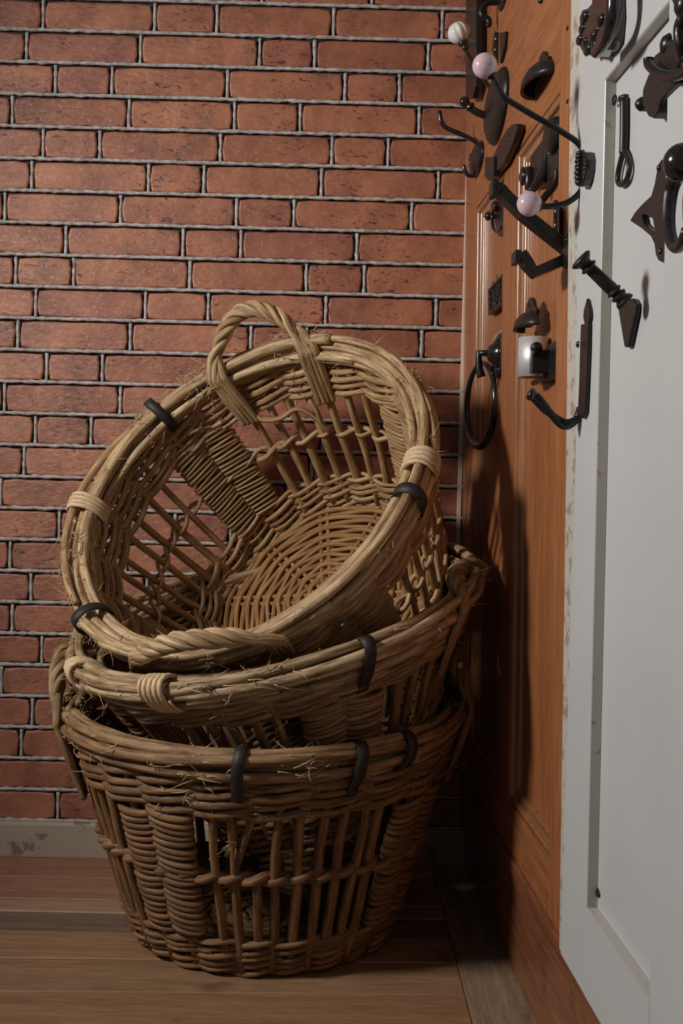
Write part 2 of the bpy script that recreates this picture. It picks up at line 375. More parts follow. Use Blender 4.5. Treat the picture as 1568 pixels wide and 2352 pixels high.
# skirting board under the bricks
sk = empty('baseboard_back', (0, 0, 0), label='low worn cream skirting board under the brick wall', kind='structure')
xs = np.arange(XL, .42, .02)
fr = [(x, -.022, .081+.0012*nz(x*20, 4, 1)) for x in xs]
V = []
for x, y, z in fr: V += [(x, -.024+.0008*nz(x*15, 0, 0), 0), (x, -.024, z-.006), (x, -.020, z), (x, .03, z), (x, .03, 0)]
n = len(fr)
mesh('skirting_board', (np.array(V), [(i*5+j, (i+1)*5+j, (i+1)*5+(j+1) % 5, i*5+(j+1) % 5) for i in range(n-1) for j in range(5)], None), M['skirt'], sk, smooth=False)

# ------------------------------------------------------------------ setting: floor
fl = empty('floor', (0, 0, 0), label='old wide wooden floorboards running along the brick wall', kind='structure')
mesh('subfloor', box((XL-.3, -2.3, -.06), (.55, .1, -.024)), M['sub'], fl, smooth=False)
edges = [(-.022, -.022), (-.155, -.157), (-.289, -.290), (-.357, -.357), (-.47, -.462), (-.605, -.578), (-.748, -.707), (-.885, -.835), (-1.02, -.96), (-1.16, -1.09), (-1.3, -1.22), (-1.45, -1.37), (-1.6, -1.52)]
cidx = [0, 1, 2, 3, 4, 5, 6, 4, 5, 6, 4, 5]
for i, ((a0, a1), (b0, b1)) in enumerate(zip(edges[:-1], edges[1:])):
    x0, x1 = XL-.2, .2565
    gp = .0012 if i != 4 else .003
    if i == 3: b0 += .004; b1 += .0015
    zt = [0, .0004, -.001, -.0016, .0008, 0, .0006][i % 7]
    xs = np.linspace(x0, x1, 24); V = []
    for k, x in enumerate(xs):
        t = k/23; ya = a0+(a1-a0)*t-gp+.0006*nz(x*9, i, 1); yb = b0+(b1-b0)*t+gp+.0006*nz(x*9, i, 6)
        V += [(x, ya, -.024), (x, ya, zt-.002), (x, ya-.002, zt), (x, yb+.002, zt), (x, yb, zt-.002), (x, yb, -.024)]
    f = [(q*6+j, (q+1)*6+j, (q+1)*6+j+1, q*6+j+1) for q in range(23) for j in range(5)]+[tuple(range(6)), tuple(23*6+j for j in range(5, -1, -1))]
    mesh('floorboard', (np.array(V), [t[::-1] for t in f], None), FLOORS[cidx[i]], fl, smooth=False)
g = box((.2585, -1.7, -.024), (.385, -.02, .0015))
mesh('border_board', g, woodgrain('floor_board_border', (.24, .16, .10), (.36, .25, .165), 3, .55, (12, .9, 12), rnd=.02, knots=.6), fl, smooth=False, bevel=.0015)

# ------------------------------------------------------------------ setting: door side
def slab(q, off, th):                                                     # q: (s, z) corners, front face stands out by off
    return prism(np.array([W(s, z, off) for s, z in q]), np.array([W(s, z, off-th) for s, z in q]))
def rect(s0, s1, z0, z1): return [(s0, z0), (s1, z0), (s1, z1), (s0, z1)]
wr = mesh('wall_right', slab(rect(-.05, 2.6, 0, 2.3), -.062, .05), M['wall'], smooth=False); setp(wr, label='plain plaster wall hidden behind the two doors', kind='structure')
tr = mesh('trim_1', box((.2975, -.0045, .62), (.3075, .004, 2.25)), M['corner'], smooth=False, bevel=.001); setp(tr, label='thin pale edging strip in the corner between bricks and brown door', kind='structure')
br = empty('baseboard_right', (0, 0, 0), label='reddish pine baseboard below the two doors', kind='structure')
def sweep_s(prof, s0, s1):                                                # profile of (off, z) swept along s
    V = []; n = len(prof)
    for s in (s0, s1): V += [W(s, z, o) for o, z in prof]
    return np.array(V), [(j, (j+1) % n, n+(j+1) % n, n+j) for j in range(n)]+[tuple(range(n-1, -1, -1)), tuple(range(n, 2*n))], None
mesh('board', sweep_s([(-.06, 0), (-.012, 0), (-.006, .175), (-.002, .182), (-.002, .19), (-.06, .19)], -.02, 2.3), M['base'], br, smooth=False)
mesh('cap_moulding', sweep_s([(-.06, .191), (-.0015, .191), (.002, .2), (.003, .222), (-.002, .2285), (-.06, .2285)], -.02, 2.3), M['base'], br, smooth=False)

d1 = empty('door_1', (0, 0, 0), label='varnished orange pine panel door at the corner, hung with black ironmongery', kind='structure')
ZB, ZT = .233, 2.2
PA, PB, PZ0, PZ1 = (.15, .485), (.603, .94), .322, 1.517
for s0, s1, nm in ((.004, PA[0], 'stile'), (PA[1], PB[0], 'muntin'), (PB[1], 1.055, 'stile')):
    mesh(nm, slab(rect(s0, s1, ZB, ZT) if nm == 'stile' else rect(s0, s1, PZ0, PZ1), 0, .045), M['d_v'], d1, smooth=False, bevel=.0012)
for z0, z1 in ((ZB, PZ0), (PZ1, ZT)):
    mesh('rail', slab(rect(PA[0], PB[1], z0, z1), -.0004, .044), M['d_h'], d1, smooth=False)
PROF = [(0, -.0008), (.0002, -.0058)]+[(.0065-.0063*math.cos(q), -.0058+.0052*math.sin(q)) for q in np.linspace(.15, PI-.1, 9)]+[(.0132, -.0075), (.0136, -.0085)]+[(.0137+.0125*math.sin(q), -.0172+.008*math.cos(q)) for q in np.linspace(0, PI/2, 7)]+[(.0264, -.0176), (.030, -.018), (.0302, -.019)]
for s0, s1 in (PA, PB):
    mesh('panel', slab(rect(s0-.004, s1+.004, PZ0-.004, PZ1+.004), -.019, .012), M['d_v'], d1, smooth=False)
    V, f = [], []
    for i, o in PROF: V += [W(s, z, o) for s, z in rect(s0+i, s1-i, PZ0+i, PZ1-i)]
    for k in range(len(PROF)-1): f += [(k*4+j, k*4+(j+1) % 4, k*4+4+(j+1) % 4, k*4+4+j) for j in range(4)]
    mo = mesh('panel_moulding', (np.array(V), f, None), M['d_m'], d1, smooth=True); mo.data.set_sharp_from_angle(angle=math.radians(38))

d2 = empty('door_2', (0, 0, 0), label='white painted panel door nearest the camera, edge paint chipped', kind='structure')
WO = .015
gl = [(1.217, .351), (1.244, 1.431)]
mesh('edge_strip', slab([(1.0665, ZB), (1.079, ZB), (1.122, .95), (1.1085, 1.35), (1.10, ZT), (1.05, ZT), (1.055, 1.36), (1.064, .95)], WO-.0015, .05), M['white_worn'], d2, smooth=False, bevel=.002)
mesh('stile', slab([(1.0815, ZB), (1.213, ZB), (1.217, .351), (1.244, 1.431), (1.2475, ZT), (1.1025, ZT), (1.111, 1.35), (1.1245, .95)], WO, .05), M['white'], d2, smooth=False, bevel=.0012)
mesh('stile', slab([(1.484, ZB), (1.75, ZB), (1.75, ZT), (1.497, ZT)], WO, .05), M['white'], d2, smooth=False, bevel=.0012)
mesh('rail', slab([(1.2135, ZB), (1.4835, ZB), (1.484, .35), (1.2175, .351)], WO-.0003, .05), M['white'], d2, smooth=False)
mesh('rail', slab([(1.2445, 1.431), (1.4935, 1.431), (1.4965, ZT), (1.248, ZT)], WO-.0003, .05), M['white'], d2, smooth=False)
mesh('panel', slab([(1.20, .34), (1.50, .34), (1.51, 1.45), (1.22, 1.45)], 0, .012), M['white'], d2, smooth=False)
# worn inner edges of the frame round the panel
q = [(1.2171, .3512), (1.4842, .3505), (1.4938, 1.4307), (1.2442, 1.4307)]
cc = np.mean(q, 0)
for i in range(4):
    a, b = q[i], q[(i+1) % 4]
    inn = lambda p: (p[0]+np.sign(cc[0]-p[0])*.0012, p[1]+np.sign(cc[1]-p[1])*.0012)
    pa, pb = inn(a), inn(b)
    V = [W(*a, WO-.0006), W(*b, WO-.0006), W(*pb, WO-.0016), W(*pa, WO-.0016), W(*a, .0005), W(*b, .0005), W(*pb, .0005), W(*pa, .0005)]
    mesh('step_edge', (np.array(V), [(0, 1, 2, 3), (3, 2, 6, 7), (0, 4, 5, 1), (0, 3, 7, 4), (1, 5, 6, 2), (4, 7, 6, 5)], None), M['white_step'], d2, smooth=False)

# ------------------------------------------------------------------ baskets
def basket(root, H, r0, r1, hb, nst, mats, p=.85, rod=1.0, shear=(0, 0), topz=(.75, .95, 6), ribz=(.2, .76), ribpitch=.0135, ribr=.0064, broken=None,
           rim_start=None, straps=(), ties=(), handle=(), midr=.0055, clumps=14, loose=(), fray=160, seed=1):
    rd = random.Random(seed)
    ws, wr_, wb = mats
    sx, sy = shear
    def bp(th, z, dr=0):
        th = np.asarray(th, float); z = np.asarray(z, float)
        R = r0+(r1-r0)*np.clip(z/H, 0, 1.6)**p+dr
        x, y = R*np.cos(th), R*np.sin(th)
        return np.stack(np.broadcast_arrays(x-sx*z, y-sy*z, z+z/H*(sx*x+sy*y)), -1)
    def put(name, g, m, par=root, **k): return mesh(name, g, m, par, local=True, **k)
    hr = math.radians(hb); RH = math.radians(12.5)
    def wob(n, a):
        k = rd.random()*9; t = np.linspace(0, 1, n)
        return a*(np.sin(t*5+k)+.6*np.sin(t*11+2*k))
    # base: radial spokes and rings of weaving
    for k in range(10):
        th = 2*PI*k/10+.13
        for e in (-.009, .009):
            u = np.linspace(.01, r0-.004, 8); P = np.stack([u*math.cos(th)-e*math.sin(th), u*math.sin(th)+e*math.cos(th), np.full(8, .013)], 1)
            put('base_spoke', tube(P, .0052, 6), wb)
    for k, rk in enumerate(np.arange(.026, r0-.004, .0130)):
        n = 90; t = np.arange(n)*2*PI/n; ph = k*PI
        rr = rk+.0022*np.cos(10*(t-.13))*min(1, rk/.12)+.0012*np.sin(3*t+k)
        P = np.stack([rr*np.cos(t), rr*np.sin(t), .014+.0042*np.cos(5*(t-.13)+ph)], 1)
        put('base_weaver', tube(P, .0060*rod*rd.uniform(.88, 1.1), 6, closed=True), wb)
    # stakes
    Z = np.linspace(.012, H-.004, 11)
    for q in range(4):
        c0 = hr+PI/4+q*PI/2
        a0, a1 = c0+RH, c0+PI/2-RH
        for i in range(nst):
            th = a0+(a1-a0)*(i+1)/(nst+1)+rd.uniform(-.012, .012)
            r_ = rd.uniform(.0080, .0102)*rod
            rad = r_*np.linspace(1.05, .86, 11)
            if broken == (q, i):
                zz = np.linspace(.012, H*.47, 6); put('stake', tube(bp(th+wob(6, .006), zz), r_*np.linspace(1.0, 1.05, 6), 8), ws, label='snapped-off lower stub of a stake')
                zz = np.linspace(H*.52, H*.9, 6); put('stake', tube(bp(th+np.linspace(-.115, .03, 6), zz, -.004), r_*np.linspace(.75, 1.05, 6), 8), ws, label='hanging upper piece of the snapped stake')
                continue
            put('stake', tube(bp(th+wob(11, .007), Z, wob(11, .0016)), rad, 8), ws)
    # woven ribs: two upright columns of close weaving, each turn a rod of its own
    for q in range(4):
        c0 = hr+PI/4+q*PI/2
        e = bpy.data.objects.new('woven_rib', None); COL.objects.link(e); e.parent = root; e.empty_display_size = .03
        for sgn in (-1, 1):
            thc = c0+sgn*RH*.49
            put('rib_stake', tube(bp(thc+wob(11, .003), Z), .0085, 7), ws, e)
            zk = H*ribz[0]+(ribpitch*.5 if sgn > 0 else 0)
            while zk < H*ribz[1]:
                n = 18; u = np.arange(n)*2*PI/n
                wd = RH*.53*(1+rd.uniform(-.06, .06)); tl = rd.uniform(-.003, .003)
                th = thc+wd*np.cos(u); dr = .0125*rod*np.sin(u)
                z = zk-.0042*np.abs(np.sin(u))*np.sign(np.sin(u))+tl*np.cos(u)-sgn*.003*np.cos(u)+rd.uniform(-.001, .001)
                put('weft', tube(bp(th, z, dr), ribr*rd.uniform(.86, 1.12)*(1+.16*np.sin(u)), 6, closed=True), ws, e)
                zk += ribpitch*rd.uniform(.93, 1.07)
    # bands of waling: three rods twisting round each other
    def wale(zc, m, amp, hgt, rr, nstr, mt, name, t0=0, t1=2*PI, cut=2):
        base = rd.random()*6
        for j in range(nstr):
            for c in range(cut):
                a, b = t0+(t1-t0)*c/cut, t0+(t1-t0)*(c+1)/cut
                st = base+j*2.1
                n = int(m*9*(b-a)/(2*PI))+2; t = np.linspace(a, b+.10, n)+st
                f = m*t+2*PI*j/nstr
                P = bp(t, zc+hgt*np.sin(f)+wob(n, .0022), amp*np.cos(f)+wob(n, .0016))
                put(name, tube(P, rr*rd.uniform(.85, 1.15), 7, taper=.45), mt)
    for k in range(5): wale(.012+k*.0158, 12, .0100, .0042, .0066*rod*rd.uniform(.9, 1.1), 2, ws, 'base_waling_rod')
    nt_ = topz[2]
    for k in range(nt_): wale(H*(topz[0]+(topz[1]-topz[0])*k/(nt_-1))-.006, 11, .0115, .0046, .0077*rod*rd.uniform(.88, 1.12), 2, ws, 'top_waling_rod')
    m2 = (nst+3)*4
    wale(H*.485, m2/2, .0085+midr*.45, .0045+midr*.15, midr*rod, 2, ws, 'middle_waling_rod', cut=4)
    # rim: a bundle of long rods
    for i in range(8):
        a_i = 2*PI*i/6 if i < 6 else 0
        kx, kz = (.0195, .0265) if i < 6 else (.003, .008*(1 if i == 6 else -1))
        if rim_start is None:
            st = rd.random()*2*PI; segs = [(st, st+3.7), (st+3.3, st+6.4)]
        else:
            st = rim_start+rd.uniform(-.03, .05); segs = [(st, st+3.3), (st+3.0, st+6.0)]
        for a, b in segs:
            n = 70; t = np.linspace(a, b, n)
            f = a_i+.55*t+wob(n, .26)
            P = bp(t, H+kz*np.sin(f)+wob(n, .0026), kx*np.cos(f)+wob(n, .0022))
            put('rim_rod', tube(P, rd.uniform(.0088, .0114)*np.linspace(1.12, .82, n)*(1+.05*np.sin(np.arange(n)*.9)), 7), wr_)
    # black straps and pale ties round the rim
    for th, lo_ in straps:
        t = np.arange(20)*2*PI/20; dz = np.sin(t)*.037; dz = np.where(dz < 0, dz*(1+lo_), dz)
        P = bp(np.full(20, math.radians(th))+.012*np.sin(t), H+dz, .0325*np.cos(t)*np.where(dz < -.03, .8, 1))
        tg = A(-math.sin(math.radians(th)), math.cos(math.radians(th)), 0)
        put('strap', bar(P, tg, .021, .0034, closed=True), M['strap'], label='black band strapped round the rim')
    for th, turns in ties:
        n = 16*turns; t = np.arange(n+1)*2*PI/16; w_ = .0098
        th_ = math.radians(th)+(np.arange(n+1)/n-.5)*turns*w_/r1
        P = bp(th_, H+.0375*np.sin(t), .0325*np.cos(t))
        put('tie', tube(P, .0052, 6, taper=.5, sx=1, sy=.9), M['bast'], label='pale bast tie wound round the rim')
    # twisted handles whose ends run down over the rim
    for hd, ft, hh, lean, side, foot in handle:
        h0 = math.radians(hd); ft_ = math.radians(ft)
        up_ = np.linspace(0, 1, 15)
        th = h0+(up_-.5)*2*ft_; zz = H+.012+hh*np.sin(PI*up_)**.72; dr = lean*np.sin(PI*up_)+side*.027*(1-np.sin(PI*up_))
        nf = 5; fz = np.linspace(H-foot, H, nf)
        c = np.concatenate([bp(np.full(nf, th[0])+np.linspace(.03, 0, nf), fz, side*np.linspace(.016, .027, nf)), bp(th, zz, dr), bp(np.full(nf, th[-1])+np.linspace(0, -.03, nf), fz[::-1], side*np.linspace(.027, .016, nf))])
        P = catmull(c, 4); n = len(P)
        T, U, V = frames(P)
        x = np.linspace(0, 1, n); arch = np.clip((x-.2)/.12, 0, 1)*np.clip((.8-x)/.12, 0, 1)
        tw = 2*PI*2.3*np.clip((x-.2)/.6, 0, 1)
        hobj = bpy.data.objects.new('handle', None); COL.objects.link(hobj); hobj.parent = root; hobj.empty_display_size = .03
        for j in range(4):
            f = 2*PI*j/4+tw
            spread = (j-1.5)*.0108
            tg = bp(np.array([h0+.01]), H)[0]-bp(np.array([h0-.01]), H)[0]; tg /= np.linalg.norm(tg)
            rot = .0108*(np.cos(f)[:, None]*U+np.sin(f)[:, None]*V)
            Q = P+rot*arch[:, None]+(1-arch)[:, None]*(tg*spread)
            put('strand', tube(Q, .0080*rd.uniform(.88, 1.1), 7, taper=.6), wr_, hobj)
    for pts in loose:
        put('loose_weaver', tube(catmull(np.array([bp(np.radians(a), H*z, d) for a, z, d in pts]), 6), .0058, 7, taper=.5), ws)
    # frayed bark fibres
    g = []
    cl = [(rd.uniform(0, 2*PI), rd.uniform(.02, .09)) for _ in range(clumps)]
    for k in range(fray+clumps*46):
        t = rd.uniform(0, 2*PI); a = rd.uniform(0, 2*PI)
        if k >= fray: c_ = cl[(k-fray)//46]; t = rd.gauss(c_[0], c_[1])
        p0 = bp(np.array([t]), H+.03*math.sin(a), .028*math.cos(a))[0]
        if rd.random() < .25: p0 = bp(np.array([t]), H*rd.uniform(.75, .95), rd.choice((-.014, .014)))[0]
        d = A(rd.gauss(0, 1), rd.gauss(0, 1), rd.gauss(0, 1)); d /= np.linalg.norm(d); e2 = A(rd.gauss(0, 1), rd.gauss(0, 1), rd.gauss(0, 1)); e2 /= np.linalg.norm(e2)
        tg = A(-math.sin(t), math.cos(t), 0)*rd.choice((-1, 1)); L = rd.uniform(.010, .036)
        v = np.linspace(0, 1, 4)[:, None]
        g.append(tube(p0+v*L*(.7*tg+.5*d)+v*v*L*.6*e2, np.array([.0011, .001, .0008, .0004]), 3))
    if broken:
        g2 = []
        for k in range(46):
            d = A(rd.gauss(0, 1), rd.gauss(0, 1), rd.gauss(0, 1)); d /= np.linalg.norm(d); e2 = A(rd.gauss(0, 1), rd.gauss(0, 1), rd.gauss(0, 1))
            v = np.linspace(0, 1, 4)[:, None]; c_ = bp(np.array([math.radians(-96)]), .288, -.012)[0]
            g2.append(tube(c_+d*.008+v*d*rd.uniform(.008, .024)+v*v*e2*.007, np.array([.0011, .001, .0007, .0004]), 3))
        put('straw_tuft', g2, M['fibre'], kind='stuff')
    put('frayed_fibres', g, M['fibre'], kind='stuff')
    return bp

def place(root, org, x, y, z):
    root.matrix_world = Matrix(((x[0], y[0], z[0], org[0]), (x[1], y[1], z[1], org[1]), (x[2], y[2], z[2], org[2]), (0, 0, 0, 1)))
def unit(v): v = np.asarray(v, float); return v/np.linalg.norm(v)

lowb = empty('wicker_basket', label='bottom basket of the stack, dark brown, standing upright on the floorboards', cat='basket', group='stacked willow baskets')
place(lowb, A(-.1195, -.398, 0.001), A(1, 0, 0), A(0, 1, 0), UZ)
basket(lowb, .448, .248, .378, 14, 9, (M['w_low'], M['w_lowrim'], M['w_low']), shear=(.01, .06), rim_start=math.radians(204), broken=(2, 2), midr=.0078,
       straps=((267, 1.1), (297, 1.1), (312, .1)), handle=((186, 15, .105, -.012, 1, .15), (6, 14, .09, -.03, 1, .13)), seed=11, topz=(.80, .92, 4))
n = unit((-.221, -.17, .96)); x = unit(A(1, 0, 0)-n*n[0]); y = np.cross(n, x)
midb = empty('wicker_basket', label='middle basket of the stack, tilted inside the bottom one, two pale ties', cat='basket', group='stacked willow baskets')
place(midb, A(-.101, -.46, .641)-n*.40, x, y, n)
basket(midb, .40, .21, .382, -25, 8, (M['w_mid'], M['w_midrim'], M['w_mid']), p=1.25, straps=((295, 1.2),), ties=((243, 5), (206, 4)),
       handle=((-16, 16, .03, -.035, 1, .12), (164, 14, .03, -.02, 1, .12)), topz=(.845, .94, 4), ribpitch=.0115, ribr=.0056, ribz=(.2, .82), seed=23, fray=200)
n = unit((-.436, -.653, .62)); x = A(.832, -.555, 0); x = unit(x-n*(x@n)); y = np.cross(n, x)
topb = empty('wicker_basket', label='top basket of the stack, pale tan, lying tipped with its open mouth facing out', cat='basket', group='stacked willow baskets')
place(topb, A(-.171, -.508, .89)-n*.395, x, y, n)
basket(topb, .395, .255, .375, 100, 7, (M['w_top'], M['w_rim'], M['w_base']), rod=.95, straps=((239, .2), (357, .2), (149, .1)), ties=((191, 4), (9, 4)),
       handle=((108, 18, .088, .012, -1, .12), (287, 19, .085, .015, 1, .06)), ribpitch=.0098, ribr=.0048, ribz=(.2, .76), seed=37, fray=260, loose=([(121, .74, -.014), (119, .70, -.026), (112, .685, -.03), (105, .70, -.024), (101, .66, -.02), (98, .58, -.016), (96, .50, -.012)], [(99, .72, -.012), (97, .66, -.02), (97, .58, -.02), (95, .52, -.012)]), topz=(.76, .94, 5))

# ------------------------------------------------------------------ ironmongery on the doors
def thing(name, label, cat, base, group=None):
    o = empty(name, tuple(float(v) for v in base), label=label, cat=cat)
    if group: o['group'] = group
    return o
def pd(pts, off): return np.array([D(x, y, off) for x, y in pts])
def ph(s, pts): return np.array([Hs(s, x, y) for x, y in pts])
IR, BZ, GL = M['iron'], M['bronze'], M['gloss']
def screw(par, P, r=.0035, m=None): mesh('screw', dome(P, ES, UZ, EN, r, r, r*.7, 10, 3), m or GL, par)

# black strap in the corner
t = thing('hinge_strap', 'long black iron strap hanging in the corner beside the bricks', 'hinge', D(1080, 225, .02))
mesh('strap_bar', plate(pd([(1069, -60), (1094, -60), (1093, 120), (1091, 199), (1085, 226), (1069, 228)], .024), [], -EN*.012), IR, t, smooth=False, bevel=.0015)
for y_ in (15, 80, 150): screw(t, D(1078, y_, .024))
# curl hook at the top
t = thing('curl_hook', 'black iron curl hook at the top edge of the brown door', 'hook', D(1150, -8))
mesh('backplate', dome(D(1156, -14), ES, UZ, EN, .05, .028, .008), IR, t)
P = catmull(ph(.40, [(1160, -6), (1139, 5), (1126, 5), (1113, 12), (1105, 25), (1108, 37), (1119, 43), (1123, 52), (1120, 61)]), 5)
mesh('hook_arm', tube(P, .0062, 9, taper=.8), IR, t)
# tip of a hook hanging in from above
t = thing('hook_tip', 'black hook tip showing at the top edge above the brown cup pull', 'hook', D(1245, 0))
mesh('hook_arm', tube(catmull(ph(.80, [(1262, -60), (1252, -30), (1245, -8), (1243, 7)]), 5), .006, 9, taper=.7), IR, t)
# barrel hinges
def barrel(label, s, x, y0, y1, leaf, knob=None):
    t = thing('barrel_hinge', label, 'hinge', D(x+6, (y0+y1)/2))
    a, b = Hs(s, x, y1), Hs(s, x, y0); L = b[2]-a[2]
    for k in range(3):
        mesh('knuckle', lathe(a+UZ*L*k/3, UZ, [(0, .0045), (.0008, .0054), (L/3-.0014, .0054), (L/3-.0006, .0045)], 12), GL, t)
    mesh('leaf', plate(pd(leaf, .006), [], -EN*.005), IR, t, smooth=False, bevel=.001)
    for q in knob or (): mesh('finial', lathe(Hs(s, *q), UZ, ballprof(.0052, .1), 10), GL, t)
barrel('upright black barrel hinge high on the narrow left panel', .40, 1138, 74, 147, [(1146, 76), (1160, 72), (1157, 110), (1148, 146)])
barrel('slim black barrel hinge behind the angular double hook', .90, 1276, 470, 566, [(1279, 480), (1284, 474), (1284, 552), (1279, 560)], ((1276, 467), (1271, 563)))
# hook with the white ribbed knob
t = thing('coat_hook', 'black coat hook with a white ribbed porcelain knob and long oval plate', 'hook', D(1146, 246))
mesh('backplate', dome(D(1146, 246, 0), ES*.97+UZ*.1, UZ, EN, .105, .066, .026, 24, 6), BZ, t)
P = catmull(ph(.40, [(1152, 236), (1133, 212), (1108, 178), (1088, 148), (1074, 124), (1068, 112)]), 5)
mesh('upper_arm', tube(P, .0042, 9), GL, t)
kc = Hs(.40, 1053, 75); ka = unit(kc-Hs(.40, 1069, 112))
mesh('collar', lathe(Hs(.40, 1069, 112), ka, [(-.004, .004), (0, .0075), (.004, .0075), (.006, .005), (.009, .010), (.014, .012)], 14), GL, t)
mesh('knob', lathe(kc, ka, ballprof(.0225, .35, 14, .92), 40, ribs=10, depth=.16), M['white_porcelain'], t, label='white ribbed porcelain knob')
P = catmull(ph(.40, [(1168, 240), (1152, 258), (1130, 266), (1108, 263), (1090, 255), (1078, 246)]), 5)
mesh('lower_arm', tube(P, .0075, 9), GL, t)
b0 = Hs(.40, 1081, 247); ba = unit(Hs(.40, 1060, 228)-b0)
mesh('finial', lathe(b0, ba, [(-.004, .006), (0, .0105), (.004, .0105), (.007, .006), (.011, .0085), (.017, .0115), (.023, .0095), (.027, .004)], 14), GL, t)
# cup pulls
def cup(label, s, z, a, h, pr, tab, rot=0):
    c = W(s, z); t = thing('cup_pull', label, 'pull handle', c)
    nu, nv = 14, 8; V = []
    for k in (1, .88):
        for i in range(nu+1):
            u = PI*i/nu
            for j in range(nv+1):
                v = PI/2*j/nv
                V.append(c+ES*(a*k*math.cos(u)*math.cos(v)**.8)+EN*(pr*k*math.sin(u)*math.cos(v)**.75+.001)+UZ*(h*k*math.sin(v)+rot*math.sin(u)*pr))
    m = (nu+1)*(nv+1); f = []
    for i in range(nu):
        for j in range(nv):
            q = (i*(nv+1)+j, (i+1)*(nv+1)+j, (i+1)*(nv+1)+j+1, i*(nv+1)+j+1); f += [q, tuple(m+v for v in reversed(q))]
        f.append((i*(nv+1), m+i*(nv+1), m+(i+1)*(nv+1), (i+1)*(nv+1)))
    mesh('cup', (np.array(V), f, None), BZ, t)
    th = np.linspace(0, 2*PI, 17)[:-1]; w_, hh = tab
    out = [c+ES*w_*math.cos(q)*(1 if math.sin(q) > 0 else 1.6)+UZ*(h*.85+hh*math.sin(q)*(1 if math.sin(q) > 0 else .8))+EN*.006 for q in th]
    mesh('tab', plate(out, [], -EN*.006), BZ, t, smooth=False, bevel=.001)
    screw(t, c+UZ*(h*.85+hh*.55)+EN*.006)
a_ = szof(D(1240, 210)); cup('large bronze cup pull on the brown door below the top edge', a_[0]+.03, a_[1]-.002, .072, .036, .036, (.032, .024), -.06)
a_ = szof(D(1222, 756)); cup('small bronze cup pull just above the steel tube', a_[0], a_[1], .062, .03, .03, (.035, .028), -.03)
# slim swan-neck hook
t = thing('coat_hook', 'slim black swan-neck hook reaching over the bricks, small hook below', 'hook', D(1096, 372))
mesh('backplate', dome(D(1098, 366), ES, UZ, EN, .075, .036, .016, 20, 5), IR, t)
P = catmull(ph(.16, [(1103, 372), (1106, 352), (1100, 334), (1085, 321), (1062, 310), (1038, 300), (1022, 292), (1013, 280), (1010, 265), (1009, 254)]), 5)
mesh('upper_arm', tube(P, .0052, 9, taper=.75), GL, t)
P = catmull(ph(.16, [(1104, 385), (1096, 398), (1086, 404), (1074, 402), (1067, 391), (1065, 379)]), 5)
mesh('lower_arm', tube(P, .0046, 9, taper=.75), GL, t)
for q in ((1080, 357), (1079, 366)): mesh('screw', dome(Hs(.14, *q), UZ, ES, EN, .004, .004, .003, 10, 3), GL, t)
mesh('boss', lathe(Hs(.15, 1104, 368), EN, [(-.012, .010), (.004, .014), (.014, .013), (.020, .007), (.022, .002)], 14), IR, t)
# slanting flat latch
t = thing('slide_latch', 'flat black latch bar with a block end beside the swan-neck hook', 'latch', D(1150, 350))
mesh('bar', plate(pd([(1131, 360), (1148, 322), (1163, 297), (1172, 290), (1174, 286), (1186, 284), (1187, 300), (1176, 331), (1156, 376), (1128, 408)], .016), [], -EN*.012), IR, t, smooth=False, bevel=.002)
mesh('block', plate(pd([(1113, 361), (1133, 360), (1132, 404), (1119, 415), (1112, 405)], .022), [], -EN*.014), IR, t, smooth=False, bevel=.002)
screw(t, D(1168, 310, .016))
# big thumb-latch pull on the right panel
t = thing('door_pull', 'big black bow handle with a pointed plate behind the lower pink ball', 'pull handle', D(1250, 400, -.019))
mesh('backplate', plate(pd([(1281, 284), (1262, 302), (1238, 331), (1219, 357), (1216, 380), (1214, 410), (1222, 434), (1250, 425), (1281, 390)], -.006), [], -EN*.012), BZ, t, smooth=False, bevel=.002)
P = catmull(ph(.82, [(1272, 318), (1262, 338), (1258, 352), (1254, 380), (1247, 402), (1232, 424), (1218, 440)]), 5)
mesh('bow', tube(P, np.interp(np.arange(len(P)), [0, 8, 20, len(P)-1], [.006, .0105, .0105, .006]), 10), GL, t)
mesh('boss', dome(D(1275, 312, -.006), ES, UZ, EN, .05, .028, .018), IR, t)
mesh('lower_loop', tube(catmull(ph(.90, [(1280, 390), (1276, 415), (1268, 432), (1254, 448), (1243, 462)]), 5), .006, 9), IR, t)
mesh('thumb_disc', lathe(Hs(.70, 1203, 405), EN, [(-.004, .013), (0, .016), (.004, .016), (.007, .010)], 16), GL, t)
mesh('latch_pin', lathe(Hs(.72, 1213, 436), UZ, [(0, .0055), (.002, .0065), (.037, .0065), (.039, .0055)], 12), GL, t)
# long hook with pink balls
SP = 1.125
t = thing('hat_and_coat_hook', 'long wire hat and coat hook carrying two pink porcelain balls', 'hook', D(1345, 385, WO))
mesh('backplate', plate(pd([(1323, 346), (1342, 349), (1345, 366), (1344, 388), (1340, 412), (1334, 429), (1322, 428), (1321, 390)], WO+.0135), [], -EN*.013), GL, t, smooth=False, bevel=.002)
for k, (a0, b0, r_) in enumerate(((1333, 350, .0085), (1333, 358, .0098), (1332, 367, .0103), (1332, 377, .0098), (1332, 388, .0098), (1331, 399, .0103), (1331, 410, .0098), (1331, 420, .009))):
    mesh('moulded_ring', lathe(D(a0, b0+1, WO+.0135), UZ+EN*(.35*(1 if k < 4 else -1)), [(-.0026, r_*.6), (0, r_*.8), (.0026, r_*.6)], 14), GL, t)
mesh('core', tube(ph(SP, [(1336, 350), (1334, 384), (1334, 424)]), .0065, 10), GL, t)
P = catmull(ph(SP, [(1338, 352), (1334, 338), (1322, 324), (1300, 309), (1262, 286), (1218, 261), (1180, 238), (1158, 224), (1146, 205), (1133, 180), (1126, 168)]), 5)
mesh('upper_arm', tube(P, .0042, 9), M['iron'], t)
